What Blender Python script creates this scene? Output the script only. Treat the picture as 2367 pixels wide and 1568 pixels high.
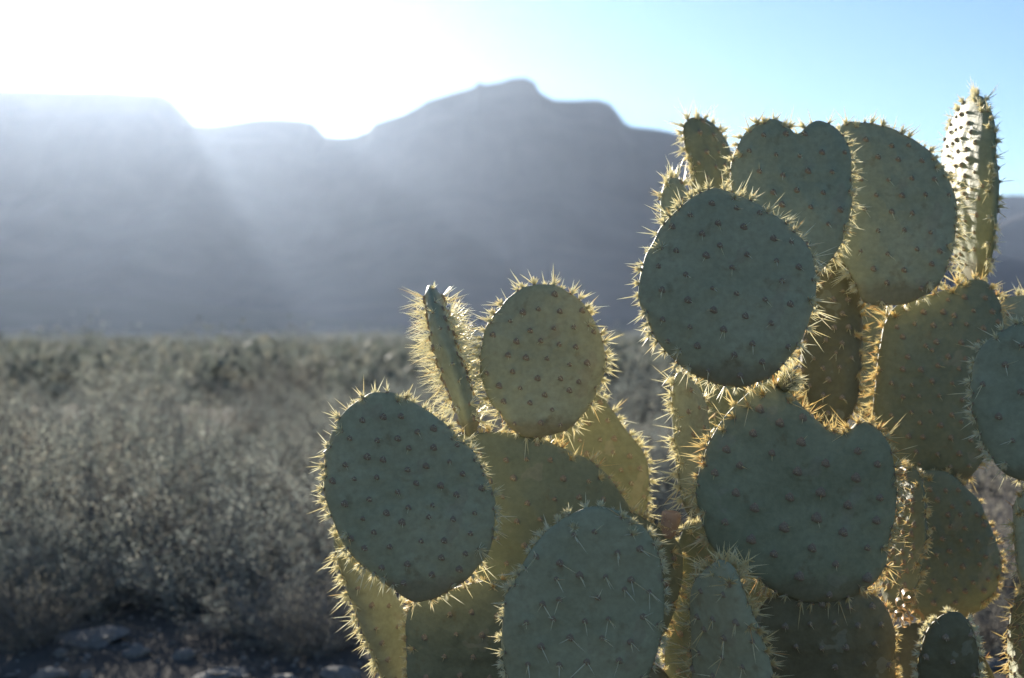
import bpy, math, random
import numpy as np
from mathutils import Vector, Matrix, noise

R = math.radians
random.seed(7); np.random.seed(7)
scene = bpy.context.scene
for o in list(bpy.data.objects): bpy.data.objects.remove(o)

# ------------------------------------------------------------------ camera
CAM_H = 0.80
LENS, SENSOR = 50.0, 36.0
cd = bpy.data.cameras.new('camera'); cam = bpy.data.objects.new('camera', cd)
scene.collection.objects.link(cam); scene.camera = cam
cam.location = (0, 0, CAM_H); cam.rotation_euler = (R(90), 0, 0)
cd.lens = LENS; cd.sensor_width = SENSOR; cd.clip_start = 0.02; cd.clip_end = 9000
cd.dof.use_dof = True; cd.dof.focus_distance = 1.45; cd.dof.aperture_fstop = 6.0; cd.dof.aperture_blades = 7

# ------------------------------------------------------------------ sky, sun, exposure
SUN = Vector((-0.285, 1.0, 0.252)).normalized()
sun_el = math.asin(SUN.z); sun_az = math.atan2(SUN.x, SUN.y)
w = bpy.data.worlds.new('World'); scene.world = w; w.use_nodes = True
nt = w.node_tree; nt.nodes.clear()
wo = nt.nodes.new('ShaderNodeOutputWorld'); bg = nt.nodes.new('ShaderNodeBackground')
sky = nt.nodes.new('ShaderNodeTexSky'); sky.sky_type = 'NISHITA'; sky.sun_disc = False
sky.sun_elevation = sun_el; sky.sun_rotation = sun_az
sky.altitude = 900; sky.air_density = 1.0; sky.dust_density = 0.05; sky.ozone_density = 3.0
bg.inputs['Strength'].default_value = 0.050
nt.links.new(sky.outputs[0], bg.inputs[0]); nt.links.new(bg.outputs[0], wo.inputs[0])
sl = bpy.data.lights.new('sun', 'SUN'); sl.energy = 5.0; sl.angle = R(0.53); sl.color = (1.0, 0.92, 0.79)
so = bpy.data.objects.new('sun', sl); scene.collection.objects.link(so)
so.rotation_euler = SUN.to_track_quat('Z', 'Y').to_euler(); so.location = (-60, 200, 120)
vs = scene.view_settings; vs.view_transform = 'Standard'; vs.look = 'None'; vs.exposure = 1.64; vs.gamma = 1
vs.use_curve_mapping = False
scene.render.engine = 'CYCLES'
cy = scene.cycles
cy.max_bounces = 8; cy.diffuse_bounces = 4; cy.transmission_bounces = 4; cy.transparent_max_bounces = 8
cy.volume_bounces = 1; cy.use_denoising = True
try: cy.denoiser = 'OPENIMAGEDENOISE'
except Exception: pass
cy.sample_clamp_indirect = 6

# ------------------------------------------------------------------ helpers
PXW, PXH, CX, CY = 2367.0, 1568.0, 1183.5, 784.0
K = SENSOR / LENS / PXW
def ray(px, py): return Vector(((px - CX) * K, 1.0, (CY - py) * K))
def at(px, py, d): return ray(px, py) * d + Vector((0, 0, CAM_H))

def link(name, mesh, mat=None, parent=None):
    o = bpy.data.objects.new(name, mesh); scene.collection.objects.link(o)
    if mat and mesh is not None and len(mesh.materials) == 0: mesh.materials.append(mat)
    if parent: o.parent = parent
    return o
def mesh_from(name, v, f, smooth=True):
    m = bpy.data.meshes.new(name); m.from_pydata([tuple(p) for p in v], [], f); m.update()
    if smooth: m.polygons.foreach_set('use_smooth', [True] * len(m.polygons))
    return m
def tag(o, label=None, cat=None, group=None, kind=None):
    if label: o['label'] = label
    if cat: o['category'] = cat
    if group: o['group'] = group
    if kind: o['kind'] = kind
    return o
def empty(name, loc):
    o = bpy.data.objects.new(name, None); scene.collection.objects.link(o); o.location = loc
    o.empty_display_size = 0.1
    return o
def vn(x, y, z=0.0, oct=4):
    return noise.fractal(Vector((x, y, z)), 1.0, 2.0, oct, noise_basis='PERLIN_ORIGINAL')

# ------------------------------------------------------------------ materials
class N:
    def __init__(s, name):
        s.m = bpy.data.materials.new(name); s.m.use_nodes = True; s.t = s.m.node_tree; s.t.nodes.clear()
        s.out = s.n('ShaderNodeOutputMaterial')
    def n(s, typ, **kw):
        x = s.t.nodes.new(typ)
        for k, v in kw.items():
            if hasattr(x, k): setattr(x, k, v)
            else: x.inputs[k].default_value = v
        return x
    def l(s, a, b): s.t.links.new(a, b)
    def ramp(s, fac, stops):
        r = s.n('ShaderNodeValToRGB'); e = r.color_ramp.elements
        while len(e) < len(stops): e.new(0.5)
        for el, (p, c) in zip(e, stops): el.position = p; el.color = (*c, 1)
        s.l(fac, r.inputs[0]); return r.outputs[0]
    def noise(s, scale, detail=5, rough=0.55, coord='Object'):
        tc = s.n('ShaderNodeTexCoord'); t = s.n('ShaderNodeTexNoise')
        t.inputs['Scale'].default_value = scale; t.inputs['Detail'].default_value = detail; t.inputs['Roughness'].default_value = rough
        s.l(tc.outputs[coord], t.inputs['Vector']); return t.outputs['Fac']
    def bump(s, h, strength, dist):
        b = s.n('ShaderNodeBump'); b.inputs['Strength'].default_value = strength; b.inputs['Distance'].default_value = dist
        s.l(h, b.inputs['Height']); return b.outputs[0]
    def mix(s, fac, a, b, typ='MIX'):
        x = s.n('ShaderNodeMix', data_type='RGBA', blend_type=typ)
        for sock, v in ((x.inputs[0], fac), (x.inputs[6], a), (x.inputs[7], b)):
            if hasattr(v, 'links'): s.l(v, sock)
            else: sock.default_value = v if isinstance(v, (int, float)) else (*v, 1)
        return x.outputs[2]

def pad_material(name, c0, c1, brown, spec=0.2, rough=0.55):
    a = N(name); p = a.n('ShaderNodeBsdfPrincipled')
    big = a.noise(14, 4); fine = a.noise(160, 4, 0.6); mott = a.noise(45, 6, 0.65)
    col = a.ramp(big, [(0.32, c0), (0.68, c1)])
    scar = a.ramp(mott, [(0.60, (0, 0, 0)), (0.74, (1, 1, 1))])
    sc = a.n('ShaderNodeMath', operation='MULTIPLY'); a.l(scar, sc.inputs[0]); sc.inputs[1].default_value = brown
    col = a.mix(sc.outputs[0], col, (0.20, 0.15, 0.085))
    tg = a.n('ShaderNodeTexCoord'); sp_ = a.n('ShaderNodeSeparateXYZ'); a.l(tg.outputs['Generated'], sp_.inputs[0])
    jn = a.n('ShaderNodeMath', operation='MULTIPLY_ADD'); a.l(mott, jn.inputs[0]); jn.inputs[1].default_value = -0.17; a.l(sp_.outputs['Y'], jn.inputs[2])
    cork = a.ramp(jn.outputs[0], [(0.0, (0.55, 0.55, 0.55)), (0.05, (0, 0, 0))])
    col = a.mix(cork, col, (0.19, 0.145, 0.09))
    sc2 = a.noise(30, 3, 0.5); s2 = a.ramp(sc2, [(0.645, (0, 0, 0)), (0.665, (0.55, 0.55, 0.55))])
    col = a.mix(s2, col, (0.30, 0.27, 0.20))
    f2 = a.ramp(fine, [(0.3, (0.86, 0.86, 0.86)), (0.7, (1.1, 1.1, 1.1))])
    col = a.mix(1.0, col, f2, 'MULTIPLY')
    oi = a.n('ShaderNodeObjectInfo')
    tint = a.ramp(oi.outputs['Random'], [(0.0, (0.88, 0.95, 0.92)), (1.0, (1.1, 1.06, 0.95))])
    col = a.mix(1.0, col, tint, 'MULTIPLY')
    a.l(col, p.inputs['Base Color']); p.inputs['Roughness'].default_value = rough
    p.inputs['Specular IOR Level'].default_value = spec
    wr = a.n('ShaderNodeTexVoronoi'); wr.inputs['Scale'].default_value = 55
    tc = a.n('ShaderNodeTexCoord'); a.l(tc.outputs['Object'], wr.inputs['Vector'])
    h = a.n('ShaderNodeMath', operation='MULTIPLY_ADD'); a.l(fine, h.inputs[0]); h.inputs[1].default_value = 0.5; a.l(mott, h.inputs[2])
    a.l(a.bump(h.outputs[0], 0.35, 0.003), p.inputs['Normal'])
    a.l(p.outputs[0], a.out.inputs[0]); return a.m

def spine_material(name, stops, transl=0.55):
    a = N(name); g = a.n('ShaderNodeNewGeometry')
    col = a.ramp(g.outputs['Random Per Island'], stops)
    d = a.n('ShaderNodeBsdfPrincipled'); a.l(col, d.inputs['Base Color']); d.inputs['Roughness'].default_value = 0.38
    t = a.n('ShaderNodeBsdfTranslucent'); a.l(col, t.inputs['Color'])
    m = a.n('ShaderNodeMixShader'); m.inputs[0].default_value = transl
    a.l(d.outputs[0], m.inputs[1]); a.l(t.outputs[0], m.inputs[2]); a.l(m.outputs[0], a.out.inputs[0]); return a.m

def simple(name, stops, scale, rough=0.85, bump=0.4, bdist=0.01, detail=6, spec=0.02):
    a = N(name); p = a.n('ShaderNodeBsdfPrincipled'); nz = a.noise(scale, detail, 0.6)
    a.l(a.ramp(nz, stops), p.inputs['Base Color']); p.inputs['Roughness'].default_value = rough
    p.inputs['Specular IOR Level'].default_value = spec
    if bump: a.l(a.bump(nz, bump, bdist), p.inputs['Normal'])
    a.l(p.outputs[0], a.out.inputs[0]); return a.m

def leaf_material(name, stops, transl=0.38):
    a = N(name); g = a.n('ShaderNodeNewGeometry'); oi = a.n('ShaderNodeObjectInfo')
    col = a.ramp(g.outputs['Random Per Island'], stops)
    tint = a.ramp(oi.outputs['Random'], [(0, (0.62, 0.66, 0.66)), (0.5, (1, 1, 1)), (1, (1.4, 1.34, 1.2))])
    col = a.mix(1.0, col, tint, 'MULTIPLY')
    d = a.n('ShaderNodeBsdfPrincipled'); a.l(col, d.inputs['Base Color']); d.inputs['Roughness'].default_value = 0.8; d.inputs['Specular IOR Level'].default_value = 0.1
    t = a.n('ShaderNodeBsdfTranslucent'); a.l(col, t.inputs['Color'])
    m = a.n('ShaderNodeMixShader'); m.inputs[0].default_value = transl
    a.l(d.outputs[0], m.inputs[1]); a.l(t.outputs[0], m.inputs[2]); a.l(m.outputs[0], a.out.inputs[0]); return a.m

M_PAD = pad_material('pad_skin', (0.285, 0.285, 0.20), (0.35, 0.342, 0.245), 0.6)
M_PAD_OLD = pad_material('old_pad_skin', (0.185, 0.188, 0.128), (0.23, 0.23, 0.155), 0.65)
M_PAD_MID = pad_material('olive_pad_skin', (0.245, 0.238, 0.155), (0.30, 0.288, 0.19), 0.65)
M_PAD_BARK = pad_material('corky_pad_skin', (0.15, 0.125, 0.075), (0.21, 0.175, 0.105), 0.8)
M_PAD_YOUNG = pad_material('young_pad_skin', (0.22, 0.225, 0.145), (0.29, 0.29, 0.19), 0.4, 0.14, 0.6)
M_SP = spine_material('pale_spine', [(0.0, (0.91, 0.83, 0.57)), (0.5, (0.93, 0.89, 0.69)), (0.9, (0.95, 0.93, 0.80)), (1.0, (0.84, 0.66, 0.36))])
M_SPG = spine_material('golden_spine', [(0.0, (0.87, 0.72, 0.40)), (0.4, (0.91, 0.81, 0.53)), (0.8, (0.93, 0.87, 0.64)), (1.0, (0.74, 0.46, 0.20))])
M_AREOLE = simple('areole_felt', [(0.35, (0.23, 0.175, 0.125)), (0.7, (0.37, 0.29, 0.21))], 900, 0.95, 0.5, 0.001)
M_FRUIT = simple('fruit_skin', [(0.3, (0.38, 0.24, 0.17)), (0.7, (0.50, 0.36, 0.27))], 60, 0.5, 0.2, 0.002)
M_DRY = spine_material('dried_husk', [(0.0, (0.45, 0.27, 0.12)), (1.0, (0.62, 0.42, 0.20))], 0.5)
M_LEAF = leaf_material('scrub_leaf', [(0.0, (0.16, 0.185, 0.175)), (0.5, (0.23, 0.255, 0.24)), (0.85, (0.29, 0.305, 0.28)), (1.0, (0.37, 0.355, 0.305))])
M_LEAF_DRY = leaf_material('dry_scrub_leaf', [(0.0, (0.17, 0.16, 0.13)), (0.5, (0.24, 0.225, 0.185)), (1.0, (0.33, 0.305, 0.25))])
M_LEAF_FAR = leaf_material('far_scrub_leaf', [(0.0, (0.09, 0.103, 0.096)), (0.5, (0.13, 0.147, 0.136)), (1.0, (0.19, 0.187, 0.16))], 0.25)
M_TWIG = simple('twig_bark', [(0.3, (0.16, 0.145, 0.13)), (0.7, (0.28, 0.255, 0.23))], 40, 0.9, 0.3, 0.002)
M_ROCK = simple('rock', [(0.3, (0.13, 0.12, 0.11)), (0.5, (0.20, 0.185, 0.17)), (0.72, (0.29, 0.27, 0.25))], 9, 0.8, 0.6, 0.02, 9, 0.2)
M_GROUND = simple('desert_soil', [(0.3, (0.062, 0.056, 0.052)), (0.52, (0.088, 0.08, 0.073)), (0.72, (0.125, 0.114, 0.103))], 1.7, 0.95, 0.15, 0.01, 12)
M_PALE = simple('pale_dust', [(0.3, (0.24, 0.22, 0.19)), (0.7, (0.32, 0.29, 0.25))], 0.4, 0.95, 0.2, 0.02)
M_MTN = simple('mountain_rock', [(0.3, (0.055, 0.053, 0.058)), (0.5, (0.078, 0.075, 0.078)), (0.72, (0.105, 0.098, 0.098))], 0.02, 0.95, 0.6, 4.0, 10)
M_HILL = simple('foothill_soil', [(0.3, (0.062, 0.062, 0.056)), (0.7, (0.095, 0.092, 0.082))], 0.03, 0.95, 0.5, 1.0, 9)

# ------------------------------------------------------------------ ground
def ground_z(x, y):
    r = math.hypot(x, y)
    a = min(1.0, max(0.0, (r - 1.0) / 5)) * 0.06 + 0.015
    fade = 1.0 / (1.0 + (r / 300.0) ** 2)
    rise = 8.0 * min(1.0, max(0.0, (y - 200.0) / 500.0)) ** 1.6 * (1 if y > 0 else 0)
    return rise + vn(x * 0.012, y * 0.012, 1.0, 3) * min(1.0, r / 120.0) * 0.25 + vn(x * 0.35, y * 0.35, 3.0, 4) * a * fade + vn(x * 1.9, y * 1.9, 9.0, 3) * 0.018 * fade
ng = 190
s = np.linspace(-1, 1, ng)
gx = np.sinh(s * 8.2) / math.sinh(8.2) * 2900
gy = gx + 0.0
V = [(x, y + 5.0, ground_z(x, y + 5.0)) for y in gy for x in gx]
F = [(j * ng + i, j * ng + i + 1, (j + 1) * ng + i + 1, (j + 1) * ng + i) for j in range(ng - 1) for i in range(ng - 1)]
tag(link('ground', mesh_from('ground', V, F), M_GROUND), 'bare stony desert soil running out to the mountains', None, None, 'structure')

# ------------------------------------------------------------------ mountains
def ridge(name, D, sil, depth, foot, mat, seed, cliff=True, x0=-300, x1=2700, nx=260, ny=46, label=None, rough=1.0):
    sx = [p[0] for p in sil]; sy = [p[1] for p in sil]
    ax = np.arange(x0 - 400, x1 + 401, 10.0); ay = np.interp(ax, sx, sy); kk = np.exp(-np.linspace(-2.2, 2.2, 55) ** 2); kk /= kk.sum()
    sm = np.convolve(np.pad(ay, 27, mode='edge'), kk, 'valid')
    V, F = [], []
    for j in range(ny):
        t = j / (ny - 1)
        for i in range(nx):
            px = x0 + (x1 - x0) * i / (nx - 1)
            X = (px - CX) * K * D
            q0 = min(1.0, max(0.0, (t / 0.7 - .62) / .36)); q0 = q0 * q0 * (3 - 2 * q0)
            py_ = np.interp(px, sx, sy) * q0 + (np.interp(px, ax, sm) + 6) * (1 - q0)
            Ht = CAM_H + (CY - py_) * K * D
            if t <= 0.7:
                q = t / 0.7; y = D - foot * (1 - q)
                if cliff:
                    f = np.interp(q, [0, .35, .62, .80, .86, .93, .97, 1], [-.02, .10, .34, .58, .82, .90, .985, 1.0])
                else: f = np.interp(q, [0, .3, .7, 1], [-.02, .14, .6, 1.0])
            else:
                q = (t - 0.7) / 0.3; y = D + depth * q; f = np.interp(q, [0, .3, 1], [1.0, .93, -.02])
            g = vn(X / 70.0, y / 160.0, seed, 5)
            env = math.sin(min(1, max(0, t / 0.7)) * math.pi) if t < 0.7 else 0
            z = Ht * f * (1 + 0.16 * g * env * rough)
            yy = y - env * foot * 0.10 * vn(X / 90.0, 7.1, seed + 5, 4) * rough
            V.append((X * (y / D) ** 0.0, yy, z - 1.0 * (t == 0)))
    F = [(j * nx + i, j * nx + i + 1, (j + 1) * nx + i + 1, (j + 1) * nx + i) for j in range(ny - 1) for i in range(nx - 1)]
    return tag(link(name, mesh_from(name, V, F), mat), label, None, None, 'structure')

SIL = [(-900, 330), (-500, 260), (-200, 214), (0, 212), (90, 212), (240, 213), (380, 222), (400, 235), (415, 256), (426, 280), (440, 290), (500, 292),
       (540, 287), (600, 277), (650, 276), (700, 280), (725, 285), (740, 300), (755, 317), (800, 320), (830, 318), (855, 308), (870, 290), (900, 280),
       (940, 265), (975, 246), (990, 236), (1050, 215), (1095, 203), (1108, 189), (1118, 196), (1160, 190), (1180, 183), (1210, 180), (1235, 190),
       (1247, 216), (1280, 232), (1330, 235), (1380, 232), (1405, 240), (1425, 262), (1440, 285), (1460, 293), (1520, 299), (1560, 308), (1640, 330),
       (1760, 380), (1900, 450), (2040, 520), (2150, 600), (2250, 690), (2330, 760), (2420, 800), (3000, 830)]
ridge('mountain', 1000, SIL, 420, 560, M_MTN, 2.0, True, -800, 2420, 420, 60, 'dark flat-topped mountain with a stepped rim against the bright sky', 0.6)
ridge('near_ridge', 1350, [(1500, 800), (1900, 690), (2150, 610), (2240, 592), (2300, 588), (2367, 600), (2500, 590), (2800, 560), (3200, 640), (3400, 700)], 250, 300, M_MTN, 11, False, 1600, 3300, 120, 24, 'dark blue ridge behind the rightmost cactus pads, lowest of three')
ridge('middle_range', 1750, [(1500, 760), (1900, 650), (2200, 560), (2290, 528), (2330, 505), (2367, 490), (2450, 470), (2700, 520), (3200, 600)], 200, 260, M_MTN, 17, False, 1600, 3100, 120, 22, 'blue mountain range behind the tall cactus pad, second of three')
ridge('far_range', 2150, [(1500, 720), (1900, 600), (2200, 480), (2300, 452), (2340, 446), (2400, 447), (2600, 470), (2900, 520), (3200, 640)], 200, 260, M_MTN, 23, False, 1600, 3000, 120, 22, 'palest and highest blue mountain range beyond the tall cactus pad')
ridge('foothill', 520, [(-900, 640), (-300, 655), (100, 665), (350, 685), (600, 712), (800, 735), (950, 752), (1100, 768), (1300, 780), (1500, 786), (1700, 792)], 160, 170, M_HILL, 31, False, -800, 1700, 160, 26, 'gentle grey slope falling towards the plain below the mountain', 0.5)

# pale clearing far out on the plain
V = []; n = 28
c = Vector(((585 - CX) * K * 92, 92, 0))
for k in range(n):
    a = 2 * math.pi * k / n; rr = 1 + 0.25 * math.sin(3 * a + 1) + 0.1 * math.sin(7 * a)
    x, y = c.x + 3.0 * rr * math.cos(a), c.y + 9 * rr * math.sin(a); V.append((x, y, ground_z(x, y) + 0.03))
V.append((c.x, c.y, ground_z(c.x, c.y) + 0.05))
tag(link('dirt_clearing', mesh_from('dirt_clearing', V, [(k, (k + 1) % n, n) for k in range(n)]), M_PALE), 'pale bare patch far out on the scrub plain', None, None, 'structure')

# ------------------------------------------------------------------ scrub bushes
def tube(V, F, p0, p1, r0, r1):
    d = (p1 - p0); L = d.length
    if L < 1e-6: return
    d /= L; a = d.orthogonal().normalized(); b = d.cross(a); i = len(V)
    for k in range(3):
        an = 2.0944 * k; o = a * math.cos(an) + b * math.sin(an)
        V.append(p0 + o * r0); V.append(p1 + o * r1)
    for k in range(3):
        q = (k + 1) % 3; F.append((i + 2 * k, i + 2 * q, i + 2 * q + 1, i + 2 * k + 1))
def leafq(V, F, p, L, W, rng):
    d = Vector((rng.gauss(0, 1), rng.gauss(0, 1), rng.gauss(0.5, 1))).normalized()
    s_ = d.orthogonal().normalized(); s_ = (Matrix.Rotation(rng.uniform(0, 6.28), 3, d) @ s_) * W
    i = len(V); V.extend((p, p + d * L * 0.5 + s_, p + d * L, p + d * L * 0.5 - s_)); F.append((i, i + 1, i + 2, i + 3))
def bush_mesh(seed, nst, nleaf, spread, height, leaf, name):
    rng = random.Random(seed); SV, SF, LV, LF = [], [], [], []; pts = []
    for k in range(nst):
        az = rng.uniform(0, 6.283); lean = 1.38 * math.sqrt(rng.random())
        L = height * rng.uniform(0.6, 1.15)
        d = Vector((math.cos(az) * math.sin(lean) * spread, math.sin(az) * math.sin(lean) * spread, math.cos(lean))).normalized()
        p = Vector((rng.gauss(0, .05), rng.gauss(0, .05), -0.03)); r = rng.uniform(.003, .007)
        for sgm in range(5):
            d = (d + Vector((rng.gauss(0, .16), rng.gauss(0, .16), rng.gauss(0.03, .1)))).normalized()
            q = p + d * L / 5; tube(SV, SF, p, q, r, r * .75)
            if sgm >= 1:
                for _ in range(3):
                    dd = (d + Vector((rng.gauss(0, .7), rng.gauss(0, .7), rng.gauss(.1, .5)))).normalized()
                    b0 = p.lerp(q, rng.random()); b1 = b0 + dd * L * rng.uniform(.12, .3)
                    tube(SV, SF, b0, b1, r * .45, r * .2); pts.append((b0, b1))
            p = q; r *= .75
        pts.append((p - d * L * .2, p + d * .03))
    for _ in range(nleaf):
        b0, b1 = rng.choice(pts); p = b0.lerp(b1, rng.random() ** .7) + Vector((rng.gauss(0, .008), rng.gauss(0, .008), rng.gauss(0, .008)))
        leafq(LV, LF, p, leaf * rng.uniform(.6, 1.4), leaf * .22 * rng.uniform(.7, 1.3), rng)
    return mesh_from(name + '_stems', SV, SF), mesh_from(name + '_foliage', LV, LF, False)
BUSH = []
for k in range(5):
    a, b = bush_mesh(100 + k, 60, 9000, 1.25, 0.50, 0.0105, 'scrub%d' % k); a.materials.append(M_TWIG); b.materials.append(M_LEAF); BUSH.append((a, b))
for k in range(3):
    a, b = bush_mesh(200 + k, 80, 5000, 1.0, 0.50, 0.0105, 'dry_scrub%d' % k); a.materials.append(M_TWIG); b.materials.append(M_LEAF_DRY); BUSH.append((a, b))
rng = random.Random(5)
def bush(px, d, sc, kind, label, group='scrub bushes on the plain', parts=True, rz=None):
    x = (px - CX) * K * d; z = ground_z(x, d)
    sv = (sc * rng.uniform(.9, 1.15), sc * rng.uniform(.9, 1.15), sc * rng.uniform(.9, 1.1))
    r = rng.uniform(0, 6.28) if rz is None else rz
    nm = 'dry_shrub' if kind >= 5 else 'desert_shrub'
    t = empty(nm, (x, d, z)); t.rotation_euler = (0, 0, r); t.scale = sv
    link('stems', BUSH[kind][0], None, t); link('foliage', BUSH[kind][1], None, t)
    return tag(t, label, 'bush', group)
near = [
    (70, 3.75, 0.5, 5, 'small dry tuft on bare ground by the bottom left corner'),
    (610, 3.9, 0.55, 1, 'small shrub on bare ground right of the broad flat rock'),
    (735, 3.7, 0.5, 6, 'small dry shrub next to the lowest leaning cactus pad'),
    (265, 5.2, 1.15, 4, 'dense grey-green bush rising behind the dry twiggy bush'),
    (445, 5.3, 1.1, 0, 'full grey-green bush just behind the bush at the broad rock'),
    (60, 5.0, 1.1, 1, 'thick grey-green bush near the left edge, second from it'),
    (-30, 4.3, 0.85, 2, 'grey-green bush cut by the left edge, lowest and nearest there'),
    (225, 4.35, 0.8, 3, 'low grey-green bush right behind the long half-buried slab'),
    (110, 4.5, 0.80, 0, 'grey-green twiggy bush at the lower left edge above the rocks'),
    (330, 4.9, 0.85, 5, 'dry straw-coloured twiggy bush behind the brightest small rock'),
    (490, 4.5, 1.08, 1, 'dense grey-green bush just behind the broad flat rock'),
    (650, 4.8, 0.82, 2, 'dusky bush with bright glints beside the lowest leaning cactus pad'),
    (800, 4.9, 1.0, 3, 'dark bush half hidden behind the leftmost round cactus pad'),
    (10, 5.6, 1.3, 6, 'tall dry bush at the left edge with a pale golden top'),
    (230, 6.0, 1.2, 4, 'rounded olive bush in the second row near the left edge'),
    (400, 6.4, 0.95, 0, 'wide pale bush in the second row behind the dry twiggy bush'),
    (590, 6.4, 1.3, 1, 'hazy bush in the second row, just left of the leftmost cactus pad'),
    (760, 6.4, 1.0, 3, 'greenish bush whose top shows above the leftmost cactus pad'),
    (930, 6.8, 1.15, 2, 'bush seen between the leftmost pad and the thin upright pad'),
    (1440, 6.0, 1.25, 4, 'dark bush in the gap between the two large round pads'),
    (2310, 4.4, 1.35, 6, 'pale blurred bush in the gap under the right edge pad'),
    (2290, 3.6, 0.45, 5, 'low dry tuft in the gap beside the lower right corner pad'),
]
for px, d, sc, k, lab in near: bush(px, d, sc, k, lab, 'nearer scrub bushes')
cnt = 0
while cnt < 285:
    d = 7.2 + 36 * rng.random() ** 1.35; px = rng.uniform(-260, 1560) if rng.random() < .95 else rng.uniform(1600, 2450)
    kd = rng.choice([0, 1, 2, 3, 4, 0, 1, 2, 5, 6, 7]); sc_ = rng.choice([rng.uniform(.45, .75), rng.uniform(.85, 1.45)])
    hue = 'dry straw-coloured' if kd >= 5 else 'grey-green'; where = 'left of the cactus' if px < 760 else ('seen past the cactus pads' if px < 1600 else 'behind the right-hand pads')
    row = 'nearer' if d < 14 else ('mid-distance' if d < 26 else 'farther'); big = 'small' if sc_ < .75 else 'large'
    bush(px, d, sc_, kd, '%s hazy %s scrub bush on the %s plain %s' % (big, hue, row, where), '%s %s %s bushes %s' % (big, row, hue, where)); cnt += 1
# far scrub reads as one mass
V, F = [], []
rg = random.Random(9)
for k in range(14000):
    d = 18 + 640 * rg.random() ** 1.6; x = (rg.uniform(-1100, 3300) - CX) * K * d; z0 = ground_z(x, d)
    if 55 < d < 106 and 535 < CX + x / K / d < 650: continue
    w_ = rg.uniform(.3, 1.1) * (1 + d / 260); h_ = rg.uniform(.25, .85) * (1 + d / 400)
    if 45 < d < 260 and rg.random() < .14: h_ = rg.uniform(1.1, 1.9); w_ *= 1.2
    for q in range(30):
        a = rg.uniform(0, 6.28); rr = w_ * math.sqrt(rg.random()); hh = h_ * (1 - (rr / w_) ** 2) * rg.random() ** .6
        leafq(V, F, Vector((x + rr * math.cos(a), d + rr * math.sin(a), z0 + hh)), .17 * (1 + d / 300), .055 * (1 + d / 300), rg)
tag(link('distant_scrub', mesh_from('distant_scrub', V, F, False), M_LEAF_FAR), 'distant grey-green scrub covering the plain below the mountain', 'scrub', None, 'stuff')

# ------------------------------------------------------------------ rocks and gravel
def rock_mesh(seed, flat):
    import bmesh
    bm = bmesh.new(); bmesh.ops.create_icosphere(bm, subdivisions=3, radius=1.0)
    for v in bm.verts:
        p = v.co.copy(); n1 = vn(p.x * 1.1 + seed, p.y * 1.1, p.z * 1.1, 3); cell = noise.cell(p * 1.6 + Vector((seed, 0, 0)))
        v.co = p * (1 + .33 * n1 + .12 * (cell - .5)); v.co.z *= flat
        v.co.z = max(v.co.z, -0.25 * flat)
    m = bpy.data.meshes.new('rock'); bm.to_mesh(m); bm.free(); m.materials.append(M_ROCK); return m
ROCKS = [rock_mesh(11.3 * k, f) for k, f in enumerate((.45, .6, .7, .5, .8, .38))]
def rock(px, py, wpx, k, label, group='stones on the bare ground', zs=1.0):
    d = CAM_H / ((py - CY) * K); x = (px - CX) * K * d
    o = link('rock', ROCKS[k]); s_ = wpx * K * d / 2
    o.location = (x, d, ground_z(x, d) + s_ * .08); o.rotation_euler = (rng.uniform(-.15, .15), rng.uniform(-.15, .15), rng.uniform(0, 6.28)); o.scale = (s_, s_, s_ * zs)
    return tag(o, label, 'rock', group)
rock(512, 1548, 130, 0, 'broad flat grey rock at the bottom left, largest of the stones', zs=.65)
rock(315, 1500, 70, 1, 'small bright rock just left of the broad flat rock')
rock(425, 1505, 60, 2, 'small pale rock between the bright rock and the broad flat rock')
rock(790, 1560, 95, 3, 'rock at the bottom edge beside the lowest leaning cactus pad')
rock(205, 1472, 190, 5, 'long low slab of rock half buried under the bushes at lower left', zs=.3)
rock(110, 1552, 85, 0, 'grey flat rock near the bottom left corner')
rock(655, 1578, 90, 2, 'half-cropped rock at the bottom edge between flat rock and cactus')
rock(380, 1592, 80, 4, 'rock at the bottom edge in front of the broad flat rock')
rock(2300, 1545, 70, 3, 'pale rock low in the gap beside the lower right corner pad')
rock(2270, 1490, 45, 1, 'smaller pale rock higher in the gap beside the corner pad')
rock(2325, 1500, 40, 2, 'little stone right of the smaller pale rock in the gap')
for k in range(70):
    rock(rng.uniform(-60, 960), rng.uniform(1440, 1680), rng.uniform(8, 34), rng.randrange(6), 'small stone scattered on the bare ground at the bottom left', 'small scattered stones')
V, F = [], []
for k in range(2600):
    d = 1.5 + 6.0 * rg.random(); x = rg.uniform(-.46, .46) * d; r_ = rg.uniform(.003, .012) * (1 + (rg.random() < .06)); c = Vector((x, d, ground_z(x, d)))
    i = len(V); a0 = rg.uniform(0, 6.28)
    for q in range(5):
        an = a0 + 1.2566 * q; rr = r_ * rg.uniform(.7, 1.25); V.append(c + Vector((rr * math.cos(an), rr * math.sin(an), -.002)))
    for q in range(5):
        an = a0 + 1.2566 * q + .3; rr = r_ * rg.uniform(.4, .7); V.append(c + Vector((rr * math.cos(an), rr * math.sin(an), r_ * rg.uniform(.5, .9))))
    F.append(tuple(i + 5 + q for q in range(5)))
    for q in range(5): F.append((i + q, i + (q + 1) % 5, i + 5 + (q + 1) % 5, i + 5 + q))
tag(link('gravel', mesh_from('gravel', V, F, False), M_ROCK), 'fine gravel strewn over the bare soil', 'gravel', None, 'stuff')

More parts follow.
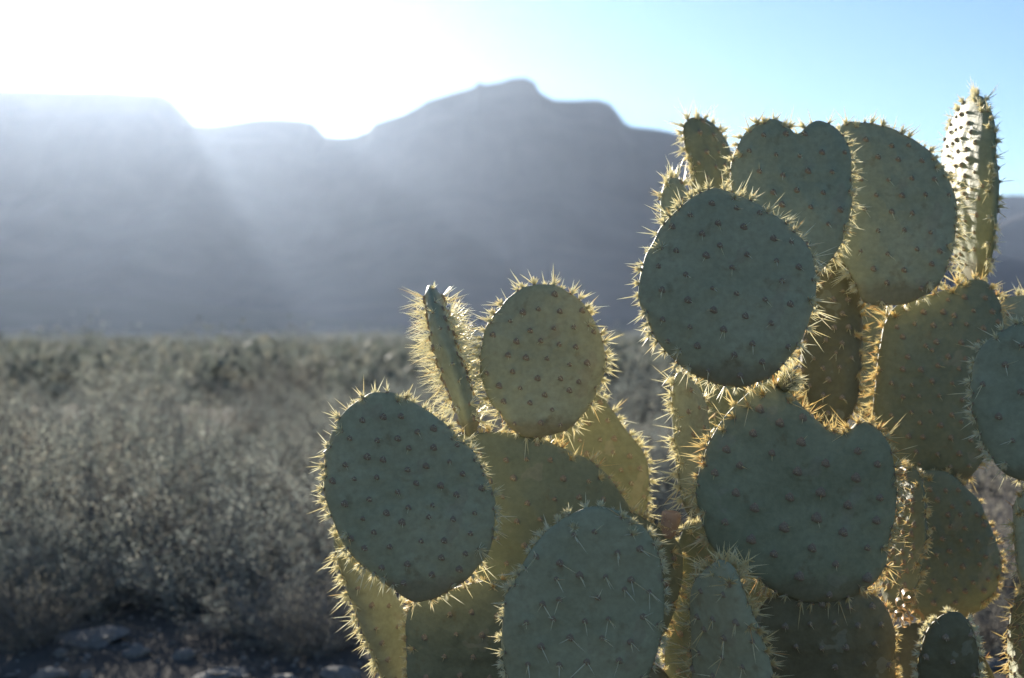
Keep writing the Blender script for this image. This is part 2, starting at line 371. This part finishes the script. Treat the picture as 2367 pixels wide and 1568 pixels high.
# ------------------------------------------------------------------ prickly pear
def spine(V, F, p, d, L, r):
    a = d.orthogonal().normalized(); b = d.cross(a); i = len(V)
    for k in range(3):
        an = 2.0944 * k; V.append(p + a * (r * math.cos(an)) + b * (r * math.sin(an)))
    if L < .009:
        V.append(p + d * L); F.extend(((i, i + 1, i + 3), (i + 1, i + 2, i + 3), (i + 2, i, i + 3))); return
    for k in range(3):
        an = 2.0944 * k; V.append(p + d * (L * .62) + a * (r * .78 * math.cos(an)) + b * (r * .78 * math.sin(an)))
    V.append(p + d * L)
    for k in range(3):
        q = (k + 1) % 3; F.append((i + k, i + q, i + 3 + q, i + 3 + k)); F.append((i + 3 + k, i + 3 + q, i + 6))

def dome_mesh(r, h):
    V, F = [], []
    for k in range(9):
        a = 2 * math.pi * k / 9; w1 = r * (1 + .18 * math.sin(3 * a)); V.append((w1 * math.cos(a), w1 * 1.15 * math.sin(a), -.0015))
    for k in range(9):
        a = 2 * math.pi * (k + .5) / 9; V.append((r * .62 * math.cos(a), r * .7 * math.sin(a), h * .7))
    V.append((0, 0, h))
    for k in range(9):
        q = (k + 1) % 9; F.append((k, q, 9 + k)); F.append((q, 9 + q, 9 + k)); F.append((9 + k, 9 + q, 18))
    return V, F
DV, DF = dome_mesh(.0034, .0021)
AREOLE = mesh_from('areole', DV, DF); AREOLE.materials.append(M_AREOLE)

def catmull(P, m):
    n = len(P); out = []
    for i in range(n):
        p0, p1, p2, p3 = P[i - 1], P[i], P[(i + 1) % n], P[(i + 2) % n]
        for k in range(12):
            t = k / 12
            out.append(.5 * ((2 * p1) + (p2 - p0) * t + (2 * p0 - 5 * p1 + 4 * p2 - p3) * t * t + (3 * p1 - p0 - 3 * p2 + p3) * t ** 3))
    out = np.array(out); seg = np.linalg.norm(np.roll(out, -1, 0) - out, axis=1); cum = np.concatenate([[0], np.cumsum(seg)])
    cl = np.vstack([out, out[:1]]); s_ = np.linspace(0, cum[-1], m, endpoint=False)
    return np.stack([np.interp(s_, cum, cl[:, 0]), np.interp(s_, cum, cl[:, 1])], 1), cum[-1]

ROOT = Vector((0.24, 1.58, 0.0))
plant = empty('prickly_pear_cactus', ROOT)
tag(plant, 'large backlit prickly pear cactus with round spiny pads filling the right', 'cactus')
ROOT2 = Vector((0.72, 1.62, 0.0))
plant2 = empty('prickly_pear_cactus', ROOT2)
tag(plant2, 'sunlit spiny cactus cut off by the lower right corner', 'cactus')
areole_budget = [300]

def build_pad(C, u, v, n, pts2, T, seed, mat, spmat, owner, label=None, nspin=8, slen=.020, face_spin=1.6, face_len=.014, single=False,
              dens=1.0, spacing=.027, bend=None, groove=0.0, lat_rot=0.0, gloch=58, droop=.25, fdir=None, tubh=.0021, asc=1.0):
    rg = random.Random(seed); M = 120
    P, per = catmull([np.array(p) for p in pts2], M)
    area = 0.5 * np.sum(P[:, 0] * np.roll(P[:, 1], -1) - np.roll(P[:, 0], -1) * P[:, 1])
    if area < 0: P = P[::-1].copy()
    cen = P.mean(0); Q = P - cen; ph = rg.uniform(0, 50)
    Q = Q * np.array([1 + .022 * vn(math.cos(2 * math.pi * k / M) * 2.6 + ph, math.sin(2 * math.pi * k / M) * 2.6, ph, 3) for k in range(M)])[:, None]
    C = C + u * cen[0] + v * cen[1]
    th = np.arctan2(Q[:, 1], Q[:, 0]); rad = np.hypot(Q[:, 0], Q[:, 1]); o_ = np.argsort(th); ths, rads = th[o_], rad[o_]
    tan = np.roll(Q, -1, 0) - np.roll(Q, 1, 0); tan /= np.linalg.norm(tan, axis=1)[:, None]; onrm = np.stack([tan[:, 1], -tan[:, 0]], 1)
    bx, by = bend if bend else (rg.uniform(-.5, .5), rg.uniform(-.6, .6)); sx = rg.uniform(0, 99)
    def rho(x, y): return math.hypot(x, y) / np.interp(math.atan2(y, x), ths, rads, period=2 * math.pi)
    def mid(x, y): return bx * x * x + by * y * y + .004 * vn(x * 9 + sx, y * 9, 0, 2)
    def half(x, y, r_):
        h = T / 2 * math.sqrt(max(0, 1 - min(1, r_) ** 3.6)) * (1 + .12 * vn(x * 30 + sx, y * 30, 5, 2))
        if groove: h += groove * (1 - r_) * math.sin(x * 260)
        return h
    rings = [.06, .12, .18, .24, .30, .36, .42, .48, .54, .60, .65, .70, .75, .80, .84, .88, .915, .945, .965, .98, .99, .997, 1.0]
    ca, sa = math.cos(lat_rot), math.sin(lat_rot); R_ = rads.max(); nl = int(R_ / spacing) + 2; LAT = {}
    for side in (1, -1):
        ox, oy = rg.uniform(0, spacing), rg.uniform(0, spacing); L_ = []
        for a in range(-nl * 2, nl * 2 + 1):
            for b in range(-nl * 2, nl * 2 + 1):
                x = (a + .5 * b) * spacing + ox; y = b * spacing * .82 + oy; x, y = x * ca - y * sa, x * sa + y * ca
                sq = .9 + .18 * (y / R_); x, y = x / sq + rg.gauss(0, .0026), y + rg.gauss(0, .0026)
                if rho(x, y) < .92 and rg.random() > .03: L_.append((x, y))
        LAT[side] = np.array(L_ if L_ else [(9., 9.)])
    def tub(x, y, side):
        d2 = ((LAT[side] - (x, y)) ** 2).sum(1).min(); return tubh * math.exp(-d2 / (.0066 ** 2))
    V = [Vector((0, 0, mid(0, 0) + half(0, 0, 0)))]; F = []
    def addring(r_, sgn):
        for k in range(M):
            x, y = Q[k] * r_; V.append(Vector((x, y, mid(x, y) + sgn * (half(x, y, r_) + tub(x, y, sgn)))))
    for r_ in rings: addring(r_, 1)
    for r_ in rings[-2::-1]: addring(r_, -1)
    nr = 2 * len(rings) - 1
    V.append(Vector((0, 0, mid(0, 0) - half(0, 0, 0)))); last = len(V) - 1
    for k in range(M):
        q = (k + 1) % M; F.append((0, 1 + k, 1 + q)); b = 1 + (nr - 1) * M; F.append((b + k, last, b + q))
        for r_ in range(nr - 1):
            b = 1 + r_ * M; F.append((b + k, b + M + k, b + M + q, b + q))
    rot = Matrix((u, v, n)).transposed().to_4x4()
    pad = link('pad', mesh_from('pad', V, F), mat, owner); pad.location = C - owner.location; pad.rotation_euler = rot.to_euler()
    if label: pad['label'] = label
    SV, SF, AV, AF = [], [], [], []
    down = Vector((0, v.z and -1.0, 0)); down = Vector((u.z * -1, v.z * -1, n.z * -1))   # world down in pad space
    def cushion(p, nn, sc=1.0, own=False):
        z = nn; x = z.orthogonal().normalized(); y = z.cross(x)
        if own and areole_budget[0] > 0:
            areole_budget[0] -= 1
            o = link('areole', AREOLE, None, pad); o.location = p; o.rotation_euler = Matrix((x, y, z)).transposed().to_euler(); o.scale = (sc,) * 3; return
        i = len(AV)
        for q in DV: AV.append(p + (x * q[0] + y * q[1] + z * q[2]) * sc)
        AF.extend(tuple(i + k for k in f) for f in DF)
    # rim areoles
    nrim = max(10, int(per / .0105 * dens)); vmin = Q[:, 1].min()
    for k in range(nrim):
        t = (k + rg.uniform(-.3, .3)) / nrim * M; i0 = int(t) % M; fr = t - int(t)
        q = Q[i0] * (1 - fr) + Q[(i0 + 1) % M] * fr; on = onrm[i0]
        zf = max(-.6, min(.6, rg.gauss(0, .30))); rr_ = (1 - zf * zf) ** (1 / 3.6); qx, qy = q[0] * rr_, q[1] * rr_
        p = Vector((qx, qy, mid(qx, qy) + zf * T / 2 * .97)); on3 = Vector((on[0], on[1], 0))
        sl = 1.8 * (T / 2) * rr_ ** 2.6 / max(.12, abs(zf)) / max(.02, math.hypot(q[0], q[1]))
        nn = (on3 * sl + Vector((0, 0, math.copysign(1, zf)))).normalized() if abs(zf) > .12 else on3
        nn = (nn + on3 * 1.1).normalized()
        cushion(p, nn, .6)
        base = q[1] < vmin * .86; f_ = .35 if base else (.25 if rg.random() < .07 else rg.uniform(.7, 1.25))
        for _ in range(max(0, int(round(rg.gauss(nspin, 1.3) * f_)))):
            d = (nn + Vector((rg.gauss(0, .34), rg.gauss(0, .34), rg.gauss(0, .4))) + down * droop * rg.random()).normalized()
            spine(SV, SF, p + d * .0005, d, slen * .80 * min(1.7, max(.25, rg.lognormvariate(-.28, .42))), rg.uniform(.00042, .0007))
        for _ in range(int(gloch * 1.15 * f_)):
            d = (nn + Vector((rg.gauss(0, .5), rg.gauss(0, .5), rg.gauss(0, .5)))).normalized()
            spine(SV, SF, p + d * .0005, d, rg.uniform(.003, .0095), .00048)
    # face areoles on a slanted lattice
    for side in (1, -1):
        for x, y in LAT[side]:
            if x > 5: continue
            if True:
                e = .003
                def S(x, y): return Vector((x, y, mid(x, y) + side * half(x, y, rho(x, y))))
                lift = tubh * .86
                p = S(x, y) + Vector((0, 0, side * lift)); nn = (S(x + e, y) - S(x - e, y)).cross(S(x, y + e) - S(x, y - e)).normalized() * side
                cushion(p, nn, asc * rg.uniform(.8, 1.25), own=(single and side == 1))
                k_ = int(rg.random() + face_spin)
                for _ in range(k_):
                    fd = fdir if fdir is not None else down * .9
                    d = (nn * .75 + fd * rg.uniform(.2, 1.0) + Vector((rg.gauss(0, .42), rg.gauss(0, .42), rg.gauss(0, .2)))).normalized()
                    if d.dot(nn) < .12: d = (d + nn * .4).normalized()
                    spine(SV, SF, p, d, face_len * rg.uniform(.5, 1.35), rg.uniform(.0004, .0006))
                for _ in range(5):
                    d = (nn + Vector((rg.gauss(0, .6), rg.gauss(0, .6), rg.gauss(0, .6)))).normalized()
                    if d.dot(nn) > .1: spine(SV, SF, p + nn * .001, d, rg.uniform(.0025, .005), .0004)
    so_ = link('spines', mesh_from('spines', SV, SF, False), spmat, pad); so_['kind'] = 'stuff'
    if AV:
        ao = link('areole_cushions', mesh_from('areole_cushions', AV, AF), M_AREOLE, pad); ao['kind'] = 'stuff'
    return pad

def frame(yaw, pitch):
    a, p = R(yaw), R(pitch)
    n = Vector((math.sin(a) * math.cos(p), -math.cos(a) * math.cos(p), math.sin(p))); v = (Vector((0, 0, 1)) - n * n.z).normalized(); u = v.cross(n)
    return u, v, n
def P(d, yaw, pitch, pts, seed, mat=M_PAD, sp=M_SP, T=.021, owner=plant, **kw):
    """pad whose outline, seen from in front, runs through the points; it stands d metres away and is turned by yaw and pitch"""
    u, v, n = frame(yaw, pitch)
    c = np.mean(np.array(pts), 0); C = at(c[0], c[1], d); O = Vector((0, 0, CAM_H)); p2 = []
    for px, py in pts:
        r_ = ray(px, py); t = (C - O).dot(n) / r_.dot(n); w_ = O + r_ * t - C; p2.append((w_.dot(u), w_.dot(v)))
    return build_pad(C, u, v, n, p2, T, seed, mat, sp, owner, **kw)
def E(base, tip, width, nrm, seed, mat=M_PAD, sp=M_SP, T=.021, owner=plant, egg=.12, **kw):
    """pad given by its joint, its tip, its width and the way its face looks; for pads seen edge-on"""
    B = at(*base); Tp = at(*tip); v = (Tp - B); L = v.length; v.normalize(); n = Vector(nrm); n = (n - v * n.dot(v)).normalized(); u = v.cross(n)
    p2 = []
    for k in range(16):
        a = 2 * math.pi * k / 16; y = math.sin(a); x = math.cos(a) * (1 + egg * y * 1.5); p2.append((x * width / 2, y * L / 2))
    return build_pad((B + Tp) / 2, u, v, n, p2, T, seed, mat, sp, owner, **kw)

# front pads
P(1.44, 6, -3, [(877, 909), (918, 911), (960, 934), (1000, 957), (1042, 989), (1074, 1021), (1101, 1053), (1124, 1098), (1140, 1144), (1142, 1194), (1137, 1240), (1119, 1286), (1087, 1327),
  (1051, 1359), (1005, 1382), (960, 1391), (918, 1368), (868, 1331), (823, 1290), (786, 1240), (761, 1185), (750, 1126), (750, 1071), (754, 1026), (777, 975), (809, 939), (845, 916)], 1,
  label='leftmost large oval pad, tilted to the left', single=True, face_spin=.5, face_len=.007, spacing=.0225, lat_rot=.2)
P(1.44, -3, 4, [(1657, 436), (1710, 450), (1758, 474), (1821, 523), (1865, 566), (1886, 624), (1888, 682), (1874, 735), (1845, 798), (1797, 861), (1739, 890), (1690, 892), (1638, 880), (1580, 851),
  (1526, 798), (1488, 730), (1476, 663), (1493, 595), (1526, 527), (1580, 470), (1613, 447)], 2, label='round pad standing highest in front', single=True, face_spin=1.3, face_len=.011, spacing=.0255, slen=.023, lat_rot=-.3)
P(1.47, 4, -2, [(1749, 895), (1785, 884), (1804, 893), (1831, 911), (1858, 943), (1890, 975), (1931, 1000), (1963, 994), (1986, 975), (2018, 984), (2046, 1016), (2064, 1067), (2073, 1126), (2068, 1194),
  (2057, 1254), (2050, 1309), (2014, 1354), (1945, 1386), (1877, 1395), (1808, 1377), (1740, 1336), (1667, 1286), (1635, 1245), (1616, 1190), (1607, 1126), (1621, 1071), (1639, 1021), (1676, 966), (1712, 925)], 3,
  mat=M_PAD_MID, sp=M_SPG, label='big pad with a bitten notch in its upper rim', single=True, face_spin=.7, face_len=.010, spacing=.031, asc=1.45, tubh=.0026, nspin=6, slen=.026, lat_rot=.35, T=.024)
P(1.35, -8, -10, [(1165, 1423), (1170, 1377), (1201, 1322), (1229, 1272), (1261, 1231), (1302, 1199), (1348, 1178), (1393, 1174), (1439, 1185), (1475, 1208), (1507, 1249), (1526, 1299), (1535, 1354),
  (1535, 1409), (1526, 1468), (1512, 1528), (1480, 1600), (1430, 1680), (1350, 1720), (1260, 1690), (1190, 1620), (1165, 1530), (1160, 1475)], 4, label='frontmost pad with long pale spines over its face', single=True,
  face_spin=2.2, face_len=.020, spacing=.025, slen=.016, nspin=3, fdir=Vector((.35, -.45, .1)), lat_rot=.1)
P(1.57, 2, 0, [(1243, 658), (1298, 666), (1341, 695), (1370, 738), (1392, 785), (1399, 836), (1392, 879), (1374, 919), (1348, 959), (1319, 988), (1269, 1006), (1214, 1010), (1185, 995), (1156, 959),
  (1131, 923), (1115, 879), (1109, 832), (1116, 782), (1131, 742), (1160, 706), (1196, 673)], 5, label='smaller round pad right of the thin upright pad', single=True, face_spin=.4, face_len=.006, spacing=.0215, slen=.021, lat_rot=-.1)
E((1090, 1015, 1.575), (994, 664, 1.60), .115, (1, .02, .25), 6, dens=.5, label='thin upright pad seen edge-on, thick with spines on both sides', face_spin=7, face_len=.026, spacing=.017, fdir=Vector((0, .1, 0)), T=.023, nspin=1.5, slen=.010, gloch=8)
P(1.585, 3, -4, [(1064, 1003), (1096, 1003), (1165, 998), (1233, 1003), (1270, 1021), (1325, 1044), (1375, 1071), (1421, 1121), (1466, 1181), (1521, 1217), (1567, 1254), (1576, 1308), (1571, 1377),
  (1560, 1430), (1520, 1490), (1450, 1530), (1340, 1540), (1240, 1500), (1160, 1420), (1110, 1340), (1075, 1240), (1055, 1130), (1050, 1050)], 7, mat=M_PAD_OLD, sp=M_SPG, label='broad yellowish pad behind the leftmost and frontmost pads',
  face_spin=.4, face_len=.006, spacing=.028, nspin=5, T=.025)
P(1.70, 8, 2, [(1340, 885), (1381, 901), (1417, 948), (1446, 992), (1482, 1035), (1497, 1082), (1500, 1133), (1491, 1180), (1470, 1250), (1400, 1290), (1320, 1260), (1280, 1150), (1270, 1030), (1300, 930)], 8, mat=M_PAD_OLD, spacing=.023,
  face_spin=.5, face_len=.008, slen=.019)
P(1.53, 0, -12, [(1060, 1358), (1120, 1345), (1180, 1352), (1230, 1420), (1250, 1520), (1220, 1640), (1150, 1720), (1080, 1730), (990, 1680), (950, 1600), (938, 1500), (942, 1420), (975, 1380), (1010, 1370)], 9,
  mat=M_PAD_OLD, sp=M_SPG, face_spin=.5, face_len=.007, spacing=.03, nspin=2, slen=.010, T=.028)
P(1.60, 48, -8, [(775, 1232), (785, 1300), (800, 1350), (825, 1420), (850, 1490), (880, 1560), (930, 1660), (980, 1700), (1010, 1650), (1000, 1560), (960, 1470), (920, 1390), (870, 1310), (820, 1255)], 10,
  label='lowest leaning pad at the left, seen from its edge', nspin=7, slen=.024, T=.026, face_spin=.6, face_len=.008)
P(1.62, 52, 4, [(1566, 862), (1595, 880), (1625, 930), (1640, 1000), (1640, 1080), (1620, 1160), (1595, 1200), (1578, 1150), (1567, 1060), (1560, 960), (1557, 895)], 11, label='narrow pad seen edge-on, its left rim white with spines',
  nspin=11, slen=.026, T=.022, face_spin=1, face_len=.012)
BENT = P(1.34, -48, -12, [(1667, 1295), (1699, 1309), (1717, 1345), (1735, 1400), (1758, 1468), (1781, 1537), (1800, 1640), (1740, 1760), (1650, 1700), (1610, 1600), (1600, 1500), (1603, 1377), (1621, 1331)], 12, label='bent pad at the bottom with a tuft of long spines at its tip',
  nspin=6, slen=.026, T=.022, face_spin=2, face_len=.018, spacing=.024, sp=M_SPG)
P(1.50, 5, -8, [(1808, 1359), (1877, 1350), (1945, 1350), (2005, 1363), (2041, 1400), (2064, 1455), (2068, 1514), (2060, 1620), (1990, 1720), (1900, 1750), (1800, 1700), (1750, 1600), (1730, 1500), (1755, 1410)], 13,
  mat=M_PAD_BARK, sp=M_SPG, face_spin=.8, face_len=.008, T=.03, nspin=2, slen=.008)
P(1.63, -5, 0, [(1600, 1200), (1690, 1240), (1770, 1330), (1790, 1460), (1740, 1580), (1620, 1650), (1550, 1600), (1535, 1480), (1545, 1360), (1570, 1250)], 14, mat=M_PAD_OLD, face_spin=.4, face_len=.007, nspin=3)
P(1.76, 4, 0, [(1590, 850), (1680, 830), (1760, 830), (1840, 860), (1865, 930), (1830, 1020), (1720, 1060), (1630, 1020), (1590, 930)], 30, mat=M_PAD_OLD, sp=M_SPG, nspin=3, slen=.01)
# upper right pads
P(1.60, 2, 3, [(1843, 309), (1815, 285), (1782, 276), (1745, 289), (1720, 310), (1695, 358), (1690, 410), (1700, 480), (1725, 550), (1780, 610), (1850, 650), (1905, 620), (1940, 570), (1960, 520), (1971, 460), (1971, 392), (1961, 334),
  (1937, 296), (1910, 281), (1890, 279), (1868, 288)], 15, label='heart-shaped pad with a notched top', single=True, face_spin=.5, face_len=.010, spacing=.026, slen=.020)
P(1.67, -4, 5, [(1947, 287), (1990, 281), (2048, 291), (2106, 315), (2154, 354), (2188, 402), (2210, 465), (2212, 527), (2200, 590), (2169, 658), (2120, 692), (2063, 706), (2000, 701), (1976, 648), (1940, 580), (1922, 470), (1922, 360)], 16,
  label='large rear pad touching the heart-shaped pad', single=True, face_spin=.6, face_len=.012, spacing=.026, slen=.020)
E((2240, 655, 1.78), (2222, 222, 1.80), .19, (-1, .0, .02), 17, mat=M_PAD_YOUNG, label='tall slender pad with a sunlit ribbed face', T=.030, groove=.0012, face_spin=1.6, face_len=.015, spacing=.021, egg=0.04, nspin=5, bend=(-.4, -.9), tubh=.0009, fdir=Vector((0, .1, .2)))
P(1.80, 38, 4, [(1584, 283), (1613, 271), (1647, 286), (1676, 325), (1686, 363), (1682, 420), (1660, 470), (1620, 480), (1606, 431), (1592, 373), (1582, 318)], 18, mat=M_PAD_OLD, label='small narrow pad rising left of the heart-shaped pad', nspin=9, slen=.024, spacing=.022)
P(1.68, 55, 0, [(1538, 425), (1560, 413), (1590, 450), (1600, 520), (1590, 590), (1560, 630), (1540, 590), (1530, 500)], 19, nspin=11, slen=.024)
P(1.71, -30, 0, [(1890, 590), (1935, 565), (1965, 600), (1985, 680), (1992, 780), (1988, 880), (1970, 960), (1930, 1000), (1890, 970), (1860, 880), (1852, 800), (1866, 690)], 20, mat=M_PAD_BARK, sp=M_SPG, face_spin=2, face_len=.010, spacing=.02, T=.045,
  label='brown corky old pad between the front pads')
P(1.98, -55, 4, [(1990, 700), (2040, 705), (2070, 760), (2078, 850), (2060, 940), (2010, 980), (1970, 910), (1965, 790)], 21, mat=M_PAD_OLD, sp=M_SPG, T=.022)
P(1.70, -2, -3, [(2067, 716), (2043, 759), (2034, 812), (2026, 866), (2020, 934), (2035, 1010), (2070, 1080), (2120, 1125), (2180, 1140), (2250, 1100), (2305, 1000), (2330, 870), (2323, 735), (2314, 692), (2285, 650), (2241, 651), (2193, 668), (2120, 690)], 22,
  mat=M_PAD_OLD, sp=M_SPG, nspin=8, slen=.020, face_spin=.6, face_len=.008, spacing=.0205, T=.027, label='pad carrying the tall slender pad')
P(1.42, -12, -4, [(2367, 740), (2314, 764), (2270, 798), (2251, 841), (2240, 895), (2245, 940), (2256, 975), (2274, 1026), (2301, 1071), (2347, 1108), (2420, 1120), (2490, 1050), (2530, 940), (2510, 830), (2440, 755)], 23, label='dark pad cropped by the right edge',
  face_spin=1.5, face_len=.017, spacing=.030, slen=.022, nspin=3, fdir=Vector((-.5, -.6, .1)))
P(1.73, 16, 0, [(2300, 715), (2340, 686), (2400, 690), (2440, 760), (2435, 870), (2390, 980), (2330, 1010), (2295, 930), (2290, 800)], 24, nspin=7)
P(1.70, 6, 0, [(2105, 1100), (2180, 1090), (2251, 1144), (2274, 1190), (2292, 1231), (2306, 1272), (2313, 1313), (2301, 1363), (2274, 1404), (2219, 1432), (2151, 1441), (2090, 1400), (2065, 1300), (2070, 1180)], 25, mat=M_PAD_OLD, sp=M_SPG, spacing=.0185, face_spin=.6, face_len=.006, nspin=3, slen=.010)
E((2066, 1425, 1.60), (2098, 1075, 1.60), .10, (-1, -.24, 0), 26, mat=M_PAD_OLD, sp=M_SPG, T=.013, nspin=6, slen=.009, gloch=55, face_spin=3, face_len=.009, spacing=.014, label='rim of a pad glowing gold beside the notched pad')
P(1.46, 0, -10, [(2195, 1415), (2240, 1440), (2262, 1520), (2255, 1640), (2200, 1700), (2140, 1660), (2120, 1560), (2140, 1460)], 27, mat=M_PAD_BARK, nspin=3, slen=.008, face_spin=1, face_len=.008)
# the plant in the lower right corner
E((2362, 1640, 1.60), (2410, 1340, 1.60), .17, (-1, .10, .05), 28, mat=M_PAD_YOUNG, sp=M_SPG, owner=plant2, T=.030, face_spin=2, face_len=.016, spacing=.018, tubh=.0009)
P(1.55, 30, 0, [(2352, 1160), (2385, 1130), (2440, 1160), (2460, 1260), (2440, 1360), (2390, 1390), (2356, 1330), (2348, 1240)], 29, sp=M_SPG, owner=plant2, nspin=7, slen=.024)
# lower pads that carry the rest, down to the ground
def low(px, py, wpx, hpx, d, yaw, seed, owner=plant):
    pts = [(px + wpx / 2 * math.cos(a) * (1 + .12 * math.sin(a)), py - hpx / 2 * math.sin(a)) for a in [2 * math.pi * k / 14 for k in range(14)]]
    P(d, yaw, 0, pts, seed, mat=M_PAD_BARK, sp=M_SPG, owner=owner, T=.045, nspin=2, slen=.012, face_spin=.6, face_len=.008, dens=.7, spacing=.034, gloch=6)
low(1160, 1880, 400, 480, 1.56, 8, 40); low(1420, 1790, 380, 560, 1.60, -6, 41); low(1800, 1880, 420, 480, 1.50, 4, 42); low(2140, 1760, 380, 640, 1.64, -8, 43)
low(1480, 2260, 460, 580, 1.58, 0, 44); low(1830, 2290, 480, 520, 1.56, 12, 45); low(2080, 2200, 400, 500, 1.62, -14, 46); low(2410, 1860, 300, 500, 1.60, 10, 47, plant2); low(2300, 2270, 340, 520, 1.61, -10, 48, plant2)

# fruit, bud and dried husk on the pads
def lathe(name, C, axis, prof, mat, seed, owner=plant, wob=.08):
    a = axis.normalized(); x = a.orthogonal().normalized(); y = a.cross(x); V, F = [], []; ns = 14
    for r_, h in prof:
        for k in range(ns):
            an = 2 * math.pi * k / ns; rr = r_ * (1 + wob * math.sin(3 * an + seed) + wob * .6 * math.sin(5 * an + h * 300)); V.append(x * rr * math.cos(an) + y * rr * math.sin(an) + a * h)
    for j in range(len(prof) - 1):
        for k in range(ns): F.append((j * ns + k, j * ns + (k + 1) % ns, (j + 1) * ns + (k + 1) % ns, (j + 1) * ns + k))
    F.append(tuple(range(ns))[::-1]); F.append(tuple((len(prof) - 1) * ns + k for k in range(ns)))
    o = link(name, mesh_from(name, V, F), mat, owner); o.location = C - owner.location; return o, a
def tuft(o, a, h0, h1, r_, nspn, L, mat, seed):
    rg = random.Random(seed); V, F = [], []; x = a.orthogonal().normalized(); y = a.cross(x)
    for k in range(nspn):
        an = rg.uniform(0, 6.28); h = rg.uniform(h0, h1); rd = x * math.cos(an) + y * math.sin(an); p = rd * r_ * (1 - .3 * (h - h0) / (h1 - h0)) + a * h
        d = (rd + a * rg.uniform(.2, 1.3) + Vector((rg.gauss(0, .2), rg.gauss(0, .2), rg.gauss(0, .2)))).normalized(); spine(V, F, p, d, L * rg.uniform(.4, 1.2), .0005)
    s_ = link('spines', mesh_from('tuft', V, F, False), mat, o); s_['kind'] = 'stuff'
fo, fa = lathe('fruit', at(1545, 1244, 1.575), Vector((.15, -.1, 1)), [(.004, 0), (.0075, .005), (.0098, .014), (.0108, .022), (.0105, .028), (.0075, .030), (.004, .0275)], M_FRUIT, 1); fo['label'] = 'small reddish fruit'
tuft(fo, fa, .006, .029, .0098, 150, .006, M_SPG, 3)
bo, ba = lathe('bud', at(1805, 898, 1.462), Vector((.75, -.1, .8)), [(.006, 0), (.0085, .005), (.0095, .011), (.008, .017), (.004, .020)], M_PAD_OLD, 2); bo['label'] = 'young bud with golden bristles'
tuft(bo, ba, .004, .020, .009, 230, .012, M_SP, 4)
V, F = [], []; rg = random.Random(77); c = at(1668, 1312, 1.335) - BENT.location - ROOT; iv = BENT.rotation_euler.to_matrix().inverted()
for k in range(150):
    d = Vector((rg.gauss(-.1, .75), rg.gauss(-.2, .6), abs(rg.gauss(.55, .55)) - .15)).normalized(); p = c + Vector((rg.gauss(.006, .009), rg.gauss(0, .006), rg.gauss(-.004, .005)))
    spine(V, F, iv @ p, iv @ d, rg.uniform(.010, .030), .0007)
tt = link('tip_spines', mesh_from('tip_spines', V, F, False), M_SPG, BENT); tt['kind'] = 'stuff'
V, F = [], []
rg = random.Random(31)
for k in range(9):
    c = Vector((rg.gauss(0, .007), rg.gauss(0, .006), rg.gauss(0, .011))); r0 = rg.uniform(.005, .010); t0 = rg.uniform(0, 6.28); tilt = Matrix.Rotation(rg.uniform(-1, 1), 3, 'X') @ Matrix.Rotation(rg.uniform(-1, 1), 3, 'Y'); i = len(V)
    for q in range(11):
        an = t0 + q * .45; rr = r0 * (1 - .04 * q)
        for hh in (-.5, .5): V.append(c + tilt @ Vector((rr * math.cos(an), .006 * hh + .002 * math.sin(q), rr * math.sin(an))))
    for q in range(10): F.append((i + 2 * q, i + 2 * q + 1, i + 2 * q + 3, i + 2 * q + 2))
ho = link('dried_husk', mesh_from('dried_husk', V, F), M_DRY, plant); ho.location = at(2088, 1415, 1.55) - ROOT; ho['label'] = 'curled dry husk glowing brown beside the notched pad'

# ------------------------------------------------------------------ haze
bx = [(x, y, z) for z in (-2.0, 240.0) for (x, y) in ((-3000, -2990), (3000, -2990), (3000, 3000), (-3000, 3000))]
hz = link('haze', mesh_from('haze', bx, [(3, 2, 1, 0), (4, 5, 6, 7), (0, 1, 5, 4), (1, 2, 6, 5), (2, 3, 7, 6), (3, 0, 4, 7)], False))
a = N('haze_air'); pv = a.n('ShaderNodeVolumePrincipled'); pv.inputs['Color'].default_value = (0.60, 0.74, 1.0, 1)
pv.inputs['Density'].default_value = 0.00006; pv.inputs['Anisotropy'].default_value = 0.72
a.l(pv.outputs[0], a.out.inputs['Volume']); hz.data.materials.append(a.m)
tag(hz, 'sunlit haze over the whole plain and mountains', 'haze', None, 'stuff')
